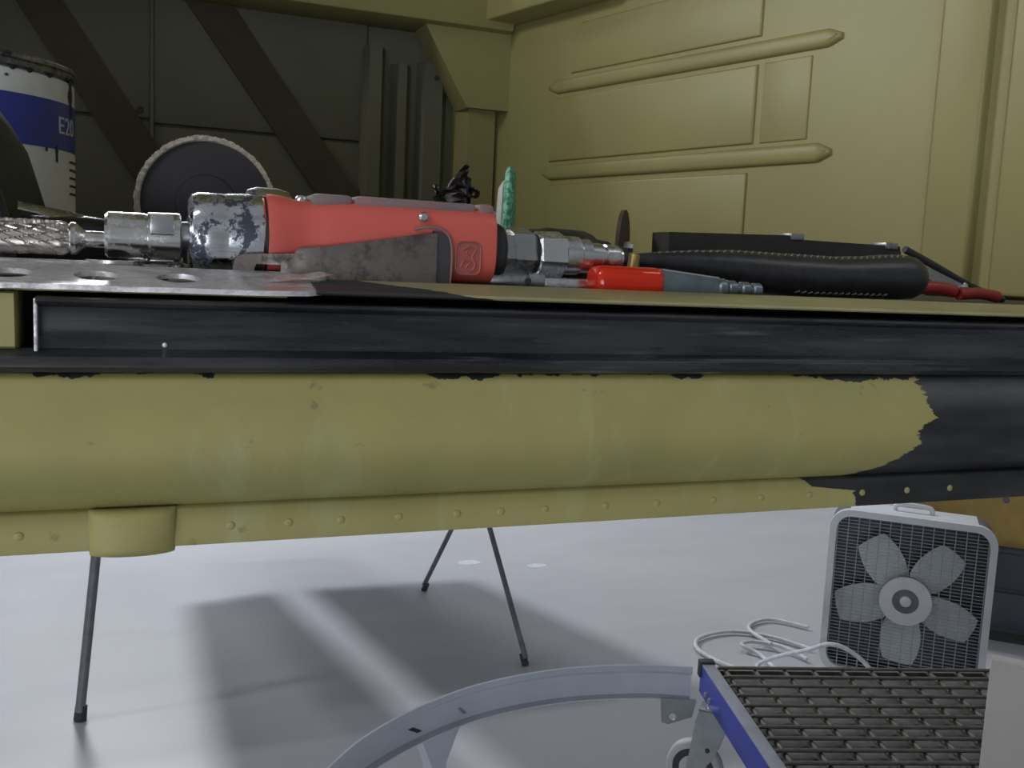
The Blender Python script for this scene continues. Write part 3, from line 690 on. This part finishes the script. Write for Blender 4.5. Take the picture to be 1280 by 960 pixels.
# stitched leather handle
lh = thing('stitched_handle', 'black leather handle with a stitched seam and a rounded thick butt', 'handle', (.35, .09, 1.187))
stn = [(.2290, 1.2054, .0022), (.2360, 1.2052, .0032), (.258, 1.2056, .0055), (.280, 1.2048, .0082), (.305, 1.2038, .0105), (.330, 1.2026, .0115), (.355, 1.2020, .0120), (.375, 1.2020, .0118), (.395, 1.2026, .0124), (.410, 1.2034, .0132), (.425, 1.2038, .0134), (.4335, 1.2036, .0126), (.438, 1.2034, .0104), (.4400, 1.2032, .0060), (.4404, 1.2032, .001)]
def interp(x, i):
    for a, b in zip(stn, stn[1:]):
        if a[0] <= x <= b[0]: t = (x-a[0])/(b[0]-a[0]); return a[i]+(b[i]-a[i])*t
    return stn[-1][i]
bm = B(); rings = []
for x, z, r in stn:
    rings.append([bm.verts.new((x, .09+math.cos(2*math.pi*i/36)*r*1.0, z+math.sin(2*math.pi*i/36)*r)) for i in range(36)])
for p, q in zip(rings, rings[1:]):
    for i in range(36): bm.faces.new((p[i], p[(i+1) % 36], q[(i+1) % 36], q[i]))
bm.faces.new(rings[0]); bm.faces.new(rings[-1])
obj('grip', bm, 'leather', lh, 60)
for a0, xr in ((118, (.258, .425)), (236, (.345, .41))):
    bm = B(); x = xr[0]
    while x < xr[1]:
        z, r = interp(x, 1), interp(x, 2); a = R(a0)
        p = Vector((x, .09+math.cos(a)*r, z+math.sin(a)*r)); q = Vector((x+.0022, .09+math.cos(a-.16)*r*1.03, z+math.sin(a-.16)*r*1.03))
        cyl(bm, p, q, .0005, .0005, 6); x += .0044
    s_ = obj('stitching', bm, 'thread', lh)

# long black case behind
bc = thing('tool_case', 'long black flat tool case with two clips near the bulkhead', 'case', (.45, .25, 1.187))
bm = prism(B(), [[(.356, 1.187), (.355, 1.2296), (.455, 1.2325), (.463, 1.2325), (.468, 1.2300), (.566, 1.2295), (.568, 1.2230), (.500, 1.2180), (.470, 1.187)]], lambda u, v, t: (u, t, v), .245, .270)
obj('case_body', bm, 'blackbar', bc, 20)
for x, z in ((.466, 1.2322), (.557, 1.2298)):
    obj('clip', box(B(), x-.006, x+.006, .2435, .262, z-.003, z+.0022, .0008), 'hex', bc)
# cutters with red handles
cu = thing('wire_cutters', 'steel cutters with red handles leaning near the bulkhead', 'cutters', (.67, .3, 1.187))
obj('blade_arm', tube(B(), [(.622, .30, 1.2300), (.655, .30, 1.2180), (.70, .30, 1.2010), (.742, .30, 1.1895)], .0032, 10), 'dark', cu)
obj('jaw_plate', prism(B(), [[(.634, 1.2200), (.700, 1.1985), (.704, 1.1935), (.680, 1.1945), (.640, 1.2085)]], lambda u, v, t: (u, t, v), .297, .303), 'zinc', cu)
obj('pivot_screw', lathe(B(), [(0, .004), (.002, .004), (.003, .0025)], (.690, .297, 1.1995), (0, -1, 0), 14), 'bright', cu)
obj('handle_grip', tube(B(), [(.628, .292, 1.1965), (.65, .29, 1.1980), (.672, .29, 1.1955)], .0058, 12), 'redgrip', cu)
obj('handle_grip', tube(B(), [(.676, .288, 1.1930), (.70, .288, 1.1945), (.722, .288, 1.1920)], .0052, 12), 'redgrip', cu)

# ------------------------------------------------------------------ below: trestle with unseen shadow panels
tr = thing('trestle', 'three-legged dark steel trestle standing on the floor beyond the van', 'trestle', (.5, 2.5, 0))
TZ = .50
apex = Vector((1.022, 2.55, TZ)); ctop = Vector((-.105, 2.27, TZ))
for foot, top, r0 in (((.966, 2.92, .002), apex, .0085), ((1.082, 2.199, .002), apex, .0085), ((-.151, 2.181, .002), ctop, .0125)):
    ft = Vector(foot); lg = obj('leg', cyl(B(), ft+Vector((0, 0, .02)), top, r0*1.0, r0*1.0, 14), 'darksteel', tr)
    obj('foot_cap', cyl(B(), ft, ft+(top-ft).normalized()*.035, r0*1.3, r0*1.2, 14), 'dark', lg)
obj('top_bar', cyl(B(), apex, ctop, .014, .014, 14), 'darksteel', tr)
obj('cross_bar', cyl(B(), (.93, 2.53, TZ+.012), (.78, 3.42, TZ+.012), .012, .012, 12), 'darksteel', tr)
obj('cross_bar', cyl(B(), (.22, 2.36, TZ+.012), (.25, 3.40, TZ+.012), .012, .012, 12), 'darksteel', tr)
pan1 = [(.10, 3.40), (.365, 3.45), (.615, 2.15), (.13, 2.15)]  # panels hidden by the sill, outlined to cast the floor shadow
pan2 = [(.455, 3.45), (.99, 3.42), (1.44, 2.15), (.705, 2.15)]
single('shadow_panel', prism(B(), [pan1], lambda u, v, t: (u, v, t), TZ+.026, TZ+.042), 'greypaint', 'narrow grey unseen panel added on the left of the trestle to cast shadow', 'panel', 'unseen shadow panels on the trestle')
single('shadow_panel', prism(B(), [pan2], lambda u, v, t: (u, v, t), TZ+.026, TZ+.042), 'greypaint', 'wide grey unseen panel added on the right of the trestle to cast shadow', 'panel', 'unseen shadow panels on the trestle')

# ------------------------------------------------------------------ curved bumper
bp = thing('bumper', 'curved bluish grey bumper standing on bracket feet beside the trolley', 'bumper', (.7, 1.42, 0))
path = smooth_path([(.05, .80, 0), (.115, .93, 0), (.19, 1.062, 0), (.283, 1.187, 0), (.373, 1.285, 0), (.504, 1.376, 0), (.663, 1.444, 0), (.856, 1.468, 0), (1.041, 1.441, 0), (1.150, 1.398, 0)], 8)
def bsweep(prof):
    bm = B(); rows = []
    for i, p in enumerate(path):
        tg = (path[min(i+1, len(path)-1)]-path[max(i-1, 0)]).normalized(); nr = Vector((tg.y, -tg.x, 0))
        rows.append([bm.verts.new(p+nr*h+Vector((0, 0, z))) for h, z in prof])
    k = len(prof)
    for a, b in zip(rows, rows[1:]):
        for i in range(k): bm.faces.new((a[i], b[i], b[(i+1) % k], a[(i+1) % k]))
    bm.faces.new(rows[0]); bm.faces.new(list(reversed(rows[-1])))
    return bm
obj('bumper_web', bsweep([(0, .252), (0, .308), (-.003, .308), (-.003, .252)]), 'greypaint', bp, 30)
obj('upper_lip', bsweep([(0, .306), (.012, .316), (.014, .330), (.011, .3315), (.008, .318), (-.003, .309)]), 'greypaint', bp, 30)
obj('lower_lip', bsweep([(-.003, .254), (.013, .250), (.014, .2535), (.011, .2545), (0, .2575)]), 'greypaint', bp, 30)
def bracket(x, y, ang, pts, th=.012, mat='darksteel'):
    mt = Matrix.Translation((x, y, 0)) @ Matrix.Rotation(R(ang), 4, 'Z')
    bm = prism(B(), pts, lambda u, v, t: mt @ Vector((u, t, v)), 0, th)
    return obj('mounting_bracket', bm, mat, bp, 25)
bracket(.560, 1.390, 24, [[(-.045, .252), (.055, .252), (.022, .185), (.016, .0), (-.012, .0), (-.016, .185)]], .03, 'greypaint')
bracket(.125, .93, 62, [[(-.045, .252), (.045, .252), (.018, .185), (.016, .0), (-.012, .0), (-.016, .185)]], .03, 'greypaint')
bracket(1.085, 1.405, -20, [[(-.005, .256), (.075, .256), (.068, .215), (.015, .196), (0, .200)], circ(.024, .214, .008, 14)], .006, 'zinc')
sl = path[int(len(path)*.495)]
def slot(i, ln, mat, nm):
    p = path[i]; tg = (path[i+1]-path[i-1]).normalized(); nr = Vector((tg.y, -tg.x, 0))
    bm = B(); vs = []
    for s_, z0, z1 in ((-1, .262, .270), (1, .273, .281)): pass
    a = p+nr*.0006
    q = [a-tg*(ln)+Vector((0, 0, .284)), a-tg*(ln*.3)+Vector((0, 0, .284)), a+tg*ln+Vector((0, 0, .268)), a+tg*(ln*.3)+Vector((0, 0, .268))]
    f_ = [bm.verts.new(v) for v in q]+[bm.verts.new(v+nr*.0006) for v in q]
    bm.faces.new(f_[:4]); bm.faces.new(f_[4:])
    for i_ in range(4): bm.faces.new((f_[i_], f_[(i_+1) % 4], f_[4+(i_+1) % 4], f_[4+i_]))
    return obj(nm, bm, mat, bp)
slot(40, .020, 'dark', 'slot')
slot(46, .012, 'zinc', 'scratch_plate')

# ------------------------------------------------------------------ trolley
TH = -R(16.3)
tl = thing('trolley', 'low trolley with blue side rail, brown wire deck and casters', 'trolley', (1.216, 1.457, 0), TH, local=True)
DZ = .30; TW, TL = .80, 1.15
rl = obj('side_rail', box(B(), -.004, .004, -TL, 0, DZ-.066, DZ, .001), 'blue', tl, label='bright blue side rail')
obj('rail_top', box(B(), -.004, .026, -TL, .0, DZ, DZ+.004, .001), 'railtop', rl)
obj('end_cap', box(B(), -.008, .028, -.01, .012, DZ-.03, DZ+.010, .003), 'dark', rl)
for yb in (-.055, -.085): obj('rail_bolt', lathe(B(), [(0, .007), (.004, .006)], (-.004, yb, DZ-.05), (-1, 0, 0), 6), 'zinc', rl)
rl2 = obj('side_rail', box(B(), TW-.004, TW+.004, -TL, 0, DZ-.066, DZ, .001), 'blue', tl, label='bright blue side rail')
obj('rail_top', box(B(), TW-.026, TW+.004, -TL, .0, DZ, DZ+.004, .001), 'railtop', rl2)
obj('end_rail', box(B(), .0, TW, -.008, .0, DZ-.05, DZ-.012, .001), 'rackwire', tl)
obj('end_rail', box(B(), .0, TW, -TL, -TL+.008, DZ-.05, DZ-.012, .001), 'rackwire', tl)
obj('deck_board', box(B(), .02, TW-.02, -TL+.01, -.012, DZ-.034, DZ-.026), 'rackboard', tl)  # solid brown-grey board below the wires
n_l = 24
bm = tube(B(), [(.020, 0, -.030), (.024, 0, -.006), (.034, 0, 0), (.060, 0, .0005), (TW-.06, 0, .0005), (TW-.034, 0, 0), (TW-.022, 0, -.03)], .0042, 8, 1, False)
wl = None
for k in range(n_l):
    yy = -.02-k*.0475
    if wl is None: o = obj('deck_wire', bm, 'rackwire', tl); wl = o.data
    else: o = obj('deck_wire', None, None, tl, mesh=wl)
    o.location = (0, yy, DZ)
cw = None
for k in range(11):
    xx = .05+k*.07
    if cw is None:
        o = obj('cross_wire', cyl(B(), (0, -TL+.02, 0), (0, -.015, 0), .0055, .0055, 8), 'rackwire', tl); cw = o.data
    else: o = obj('cross_wire', None, None, tl, mesh=cw)
    o.location = (xx, 0, DZ-.0085)
def caster(x, y, ang):
    r = .066; mt = Matrix.Translation((x, y, 0)) @ Matrix.Rotation(R(ang), 4, 'Z')
    side = [(-.032, DZ-.082), (.030, DZ-.082), (.038, DZ-.11), (.052, r+.006), (.048, r-.012), (.028, r-.012), (-.010, r+.045), (-.034, DZ-.11)]
    f_ = obj('caster_fork', prism(B(), [side], lambda u, v, t: mt @ Vector((t, u, v)), -.027, -.023), 'zinc', tl)
    obj('fork_side', prism(B(), [side], lambda u, v, t: mt @ Vector((t, u, v)), .023, .027), 'zinc', f_)
    obj('fork_crown', box(B(), -.027, .027, -.034, .034, DZ-.086, DZ-.080, .001, mt), 'zinc', f_)
    obj('mount_plate', box(B(), x-.004, x+.06, y-.045, y+.03, DZ-.074, DZ-.066, .001), 'zinc', f_)
    obj('swivel_post', cyl(B(), (x, y, DZ-.082), (x, y, DZ-.068), .02), 'zinc', f_)
    q = mt @ Vector((-.027, .006, .125)); n_ = mt.to_3x3() @ Vector((-1, 0, 0))
    obj('fork_rivet', lathe(B(), [(0, .006), (.003, .005)], q, n_, 12), 'dark', f_)
    c_ = mt @ Vector((0, .038, r))
    wh = obj('caster_wheel', lathe(B(), [(-.016, r-.014), (-.014, r-.005), (-.008, r), (.008, r), (.014, r-.005), (.016, r-.014)], c_, n_, 44), 'casterrub', tl)
    obj('wheel_rim', lathe(B(), [(-.0175, .030), (-.017, .046), (-.0158, .050), (.0158, .050), (.017, .046), (.0175, .030)], c_, n_, 36), 'dark', wh)
    obj('wheel_hub', lathe(B(), [(-.020, .012), (-.0195, .030), (-.017, .034), (.017, .034), (.0195, .030), (.020, .012)], c_, n_, 32), 'casterrub', wh)
    obj('axle_bolt', lathe(B(), [(-.033, .007), (.033, .007)], c_, n_, 6), 'dark', wh)
caster(.022, -.052, 60); caster(TW-.05, -.055, 20); caster(.006, -TL+.08, 75); caster(TW-.05, -TL+.08, 10)

# box on the trolley
bx = thing('board', 'pale board standing on edge on the wire deck of the trolley', 'board', (1.282, .735, DZ+.006), -R(50.5), local=True)
obj('board_face', box(B(), 0, .34, 0, .028, 0, .297, .002), 'card', bx)
obj('backing_batten', box(B(), .05, .29, .028, .07, .0, .05, .002), 'card', bx)

# ------------------------------------------------------------------ box fan
fa = thing('box_fan', 'white box fan with five pale blades standing beyond the trolley', 'fan', (2.045, 1.70, 0), -R(43.2), local=True)
FW, FH, FB, FD = .440, .490, .050, .12
x0, x1, z0, z1 = -FW/2, FW/2, FB, FB+FH
sh = prism(B(), [rrect(x0, x1, z0, z1, .055, 8), rrect(x0+.008, x1-.008, z0+.008, z1-.008, .049, 8)], lambda u, v, t: (u, t, v), .012, FD)
obj('fan_shell', sh, 'fangrey', fa, 30)
fr = prism(B(), [rrect(x0-.002, x1+.002, z0-.002, z1+.002, .057, 8), rrect(x0+.017, x1-.017, z0+.017, z1-.017, .042, 8)], lambda u, v, t: (u, t, v), -.004, .020)
obj('front_frame', fr, 'fanwhite', fa, 30, 'white rounded front frame')
obj('top_band', box(B(), x0+.05, x1-.05, .018, FD+.004, z1-.001, z1+.002, .0008), 'fanwhite', fa)
obj('handle', tube(B(), [(-.05, .07, z1), (-.045, .07, z1+.018), (0, .07, z1+.022), (.045, .07, z1+.018), (.05, .07, z1)], .007, 10), 'fanwhite', fa)
bm = B(); nzr = 46
for k in range(nzr):
    z = z0+.02+(FH-.04)*k/(nzr-1); box(bm, x0+.012, x1-.012, .006, .008, z-.0007, z+.0007)
nvr = 15
for k in range(nvr):
    x = x0+.02+(FW-.04)*k/(nvr-1); box(bm, x-.0011, x+.0011, .003, .0085, z0+.012, z1-.012)
gr = obj('front_grille', bm, 'grille', fa, label='fine louvred front grille'); gr['kind'] = 'stuff'
zc = (z0+z1)/2+.0
obj('grille_ring', lathe(B(), [(0, .036), (0, .070), (.004, .0715), (.010, .070), (.010, .036), (0, .036)], (0, .006, zc), (0, -1, 0), 40, cap=False), 'fanwhite', fa, label='round white centre ring')
obj('grille_badge', lathe(B(), [(0, .037), (.004, .037), (.005, .030)], (0, .004, zc), (0, -1, 0), 32), 'fanback', fa)
obj('centre_cap', lathe(B(), [(0, .016), (.006, .015), (.008, .009)], (0, 0, zc), (0, -1, 0), 24), 'fanwhite', fa)
ht = obj('motor_hub', lathe(B(), [(0, .045), (.02, .05), (.06, .05)], (0, .022, zc), (0, 1, 0), 32), 'blade', fa)
bm = B(); nr_, na_ = 9, 8; grid = []
for i in range(nr_+1):
    r = .045+(.195-.045)*i/nr_; row = []
    hw = R(12+13*math.sin(math.pi*min(1, i/nr_*.80+.05)))*(.13/max(r, .07))
    for j in range(na_+1):
        a = -hw+2*hw*j/na_
        row.append((r*math.cos(a), .028-.024*(j/na_-.5)*(1-.3*i/nr_), r*math.sin(a)))
    grid.append(row)
slab(bm, grid, (0, .003, 0))
bl = None
for k in range(5):
    if bl is None: o = obj('fan_blade', bm, 'blade', fa, 60); bl = o.data
    else: o = obj('fan_blade', None, None, fa, mesh=bl)
    o.location = (0, 0, zc); o.rotation_euler = (0, -R(52+72*k), 0)
obj('back_panel', prism(B(), [rrect(x0+.006, x1-.006, z0+.006, z1-.006, .05, 6)], lambda u, v, t: (u, t, v), FD-.006, FD-.002), 'fanback', fa)
for x in (x0+.06, x1-.06): obj('foot', box(B(), x-.02, x+.02, -.015, FD+.02, 0, FB+.004, .004), 'fanwhite', fa)

# dark cabinet and yellow panel behind the fan
cb = thing('cabinet', 'dark blue-grey steel cabinet half hidden behind the fan', 'cabinet', (2.78, 1.90, 0), -R(43), local=True)
obj('cabinet_body', box(B(), -.52, .45, 0, .35, .04, .33, .006), 'cabinet', cb)
obj('drawer_front', box(B(), -.50, .43, -.008, .0, .195, .315, .004), 'cabinet', cb)
obj('drawer_front', box(B(), -.50, .43, -.008, .0, .06, .18, .004), 'cabinet', cb)
obj('plinth', box(B(), -.50, .43, .02, .33, 0, .042), 'dark', cb)
yp = thing('yellow_panel', 'yellow primed body part with rust spots lying on the dark cabinet', 'panel', (2.78, 1.90, .33), -R(43), local=True)
bm = prism(B(), [[(-.42, .0), (-.45, .10), (-.40, .36), (.40, .38), (.46, .0)]], lambda u, v, t: (u, t, v), .03, .26)
obj('panel_skin', bm, 'yellow', yp)
for x, z in ((-.22, .20), (-.10, .16), (-.02, .21)): obj('rust_spot', lathe(B(), [(0, .012), (.001, .008)], (x, .03, z), (0, -1, 0), 9), 'rackwire', yp)

# white cords and sheet on the floor
cz = .011
def cord(pts, label, r=.0065): return single('power_cord', tube(B(), pts, r, 8, 8), 'cord', label, 'cord', 'white cords on the floor')
cord([(1.86, 1.72, cz), (1.70, 1.97, cz), (1.655, 2.12, cz), (1.69, 2.215, cz), (1.78, 2.255, cz), (1.88, 2.245, cz), (1.97, 2.16, cz), (2.02, 2.06, cz)], 'long white cord in a wide loop on the floor left of the fan')
cord([(1.80, 1.92, cz), (1.83, 2.06, cz), (1.80, 2.12, cz+.012), (1.86, 2.14, .02), (1.93, 2.07, .02), (1.955, 1.99, cz)], 'short white cord crossing the looped cord near the fan')
cord([(1.74, 1.86, cz), (1.76, 1.98, cz), (1.80, 1.95, .05), (1.835, 1.85, .11), (1.875, 1.785, .150), (1.925, 1.725, .125), (1.965, 1.670, .06), (1.97, 1.60, cz)], 'white cord arching up in front of the fan corner')
cord([(1.90, 2.10, cz+.012), (1.93, 2.27, cz), (2.05, 2.32, cz), (2.14, 2.22, cz)], 'small white cord loop furthest back by the fan')
bm = B(); grid = []
for i in range(9):
    row = []
    for j in range(7):
        x = 1.70+.20*i/8-.02*j/6; y = 1.76+.22*j/6-.09*i/8
        row.append((x, y, .0018+.0014*math.sin(i*1.3)*math.cos(j*1.1)))
    grid.append(row)
slab(bm, grid, (0, 0, .0015))
for v in bm.verts: v.co.z = max(v.co.z, .0005)
single('plastic_sheet', bm, 'sheet', 'rumpled white plastic sheet on the floor under the cords', 'sheet', sharp=60)
fo = bpy.data.objects['floor']
for x, y, r in ((1.235, 3.20, .03), (1.49, 3.10, .026)):
    o = obj('white_spot', prism(B(), [circ(x, y, r*1.6, 14, r)], lambda u, v, t: (u, v, t), 0, .0008), 'cord', fo)  # flat white spots on the floor

# ------------------------------------------------------------------ high bay lamp, and lamps added for fill
for i, (tx, ty) in enumerate(FILL_TUBES):
    lt = thing('added_ceiling_light', ['added fluorescent fill light beyond the van, left', 'added fluorescent fill light beyond the van, right', 'added fluorescent fill light behind the viewer, left', 'added fluorescent fill light behind the viewer, right'][i], 'light', (tx, ty, 3.88), 0, 'added ceiling fill lights')  # fixture for an added fill tube
    obj('housing', box(B(), tx-.65, tx+.65, ty-.14, ty+.14, 3.93, 4.0, .01), 'fanwhite', lt)
    for dy in (-.06, .06): obj('tube', cyl(B(), (tx-.6, ty+dy, 3.905), (tx+.6, ty+dy, 3.905), .014), 'tube', lt)
hbv = Vector(HIGH_BAY)
hl = thing('high_bay_lamp', 'round high bay lamp near the far wall', 'light', HIGH_BAY)
obj('reflector', lathe(B(), [(0, .43), (.03, .42), (.07, .20), (.10, .06)], HIGH_BAY, (0, 0, 1), 40, cap=False), 'zinc', hl)
obj('lamp_disc', lathe(B(), [(0, .39), (.01, .39)], (hbv.x, hbv.y, hbv.z+.012), (0, 0, 1), 40), 'tube', hl)
wk = Vector(FRONT_FILL); wd = (Vector((.25, .25, 1.2))-wk).normalized()
wl_ = thing('added_front_light', 'added fill light on a stand in front of the van', 'light', (wk.x, wk.y, 0))  # stand and housing for the added front fill
mt = Matrix.Translation(wk-wd*.05) @ wd.to_track_quat('-Z', 'Y').to_matrix().to_4x4()
obj('lamp_housing', box(B(), -.27, .27, -.13, .13, -.03, .03, .008, mt), 'dark', wl_)
obj('lamp_window', box(B(), -.25, .25, -.11, .11, -.034, -.029, 0, mt), 'tube', wl_)
back = wk-wd*.09
obj('pole', cyl(B(), (back.x, back.y, .05), (back.x, back.y, back.z), .014), 'darksteel', wl_)
for a in (20, 140, 260): obj('leg', cyl(B(), (back.x, back.y, .35), (back.x+.38*math.cos(R(a)), back.y+.38*math.sin(R(a)), .008), .010), 'darksteel', wl_)

lv_ = Vector(INSIDE_FILL); ld = (Vector(INSIDE_FILL_AT)-lv_).normalized()
il = thing('added_inside_lamp', 'strip lamp added inside the van to brighten it, near the far windows', 'light', (lv_.x, lv_.y, lv_.z))  # housing for the fill lamp added inside the van
mt = Matrix.Translation(lv_-ld*.035) @ ld.to_track_quat('-Z', 'Y').to_matrix().to_4x4()
obj('lamp_housing', box(B(), -.19, .19, -.075, .075, -.02, .02, .006, mt), 'dark', il)
obj('lamp_window', box(B(), -.17, .17, -.06, .06, -.024, -.019, 0, mt), 'tube', il)
hk = lv_-ld*.055
obj('hook', tube(B(), [hk, hk+Vector((-.02, .10, .12)), hk+Vector((-.02, .20, .30)), (hk.x-.02, 1.465, 2.300)], .004, 8), 'darksteel', il)
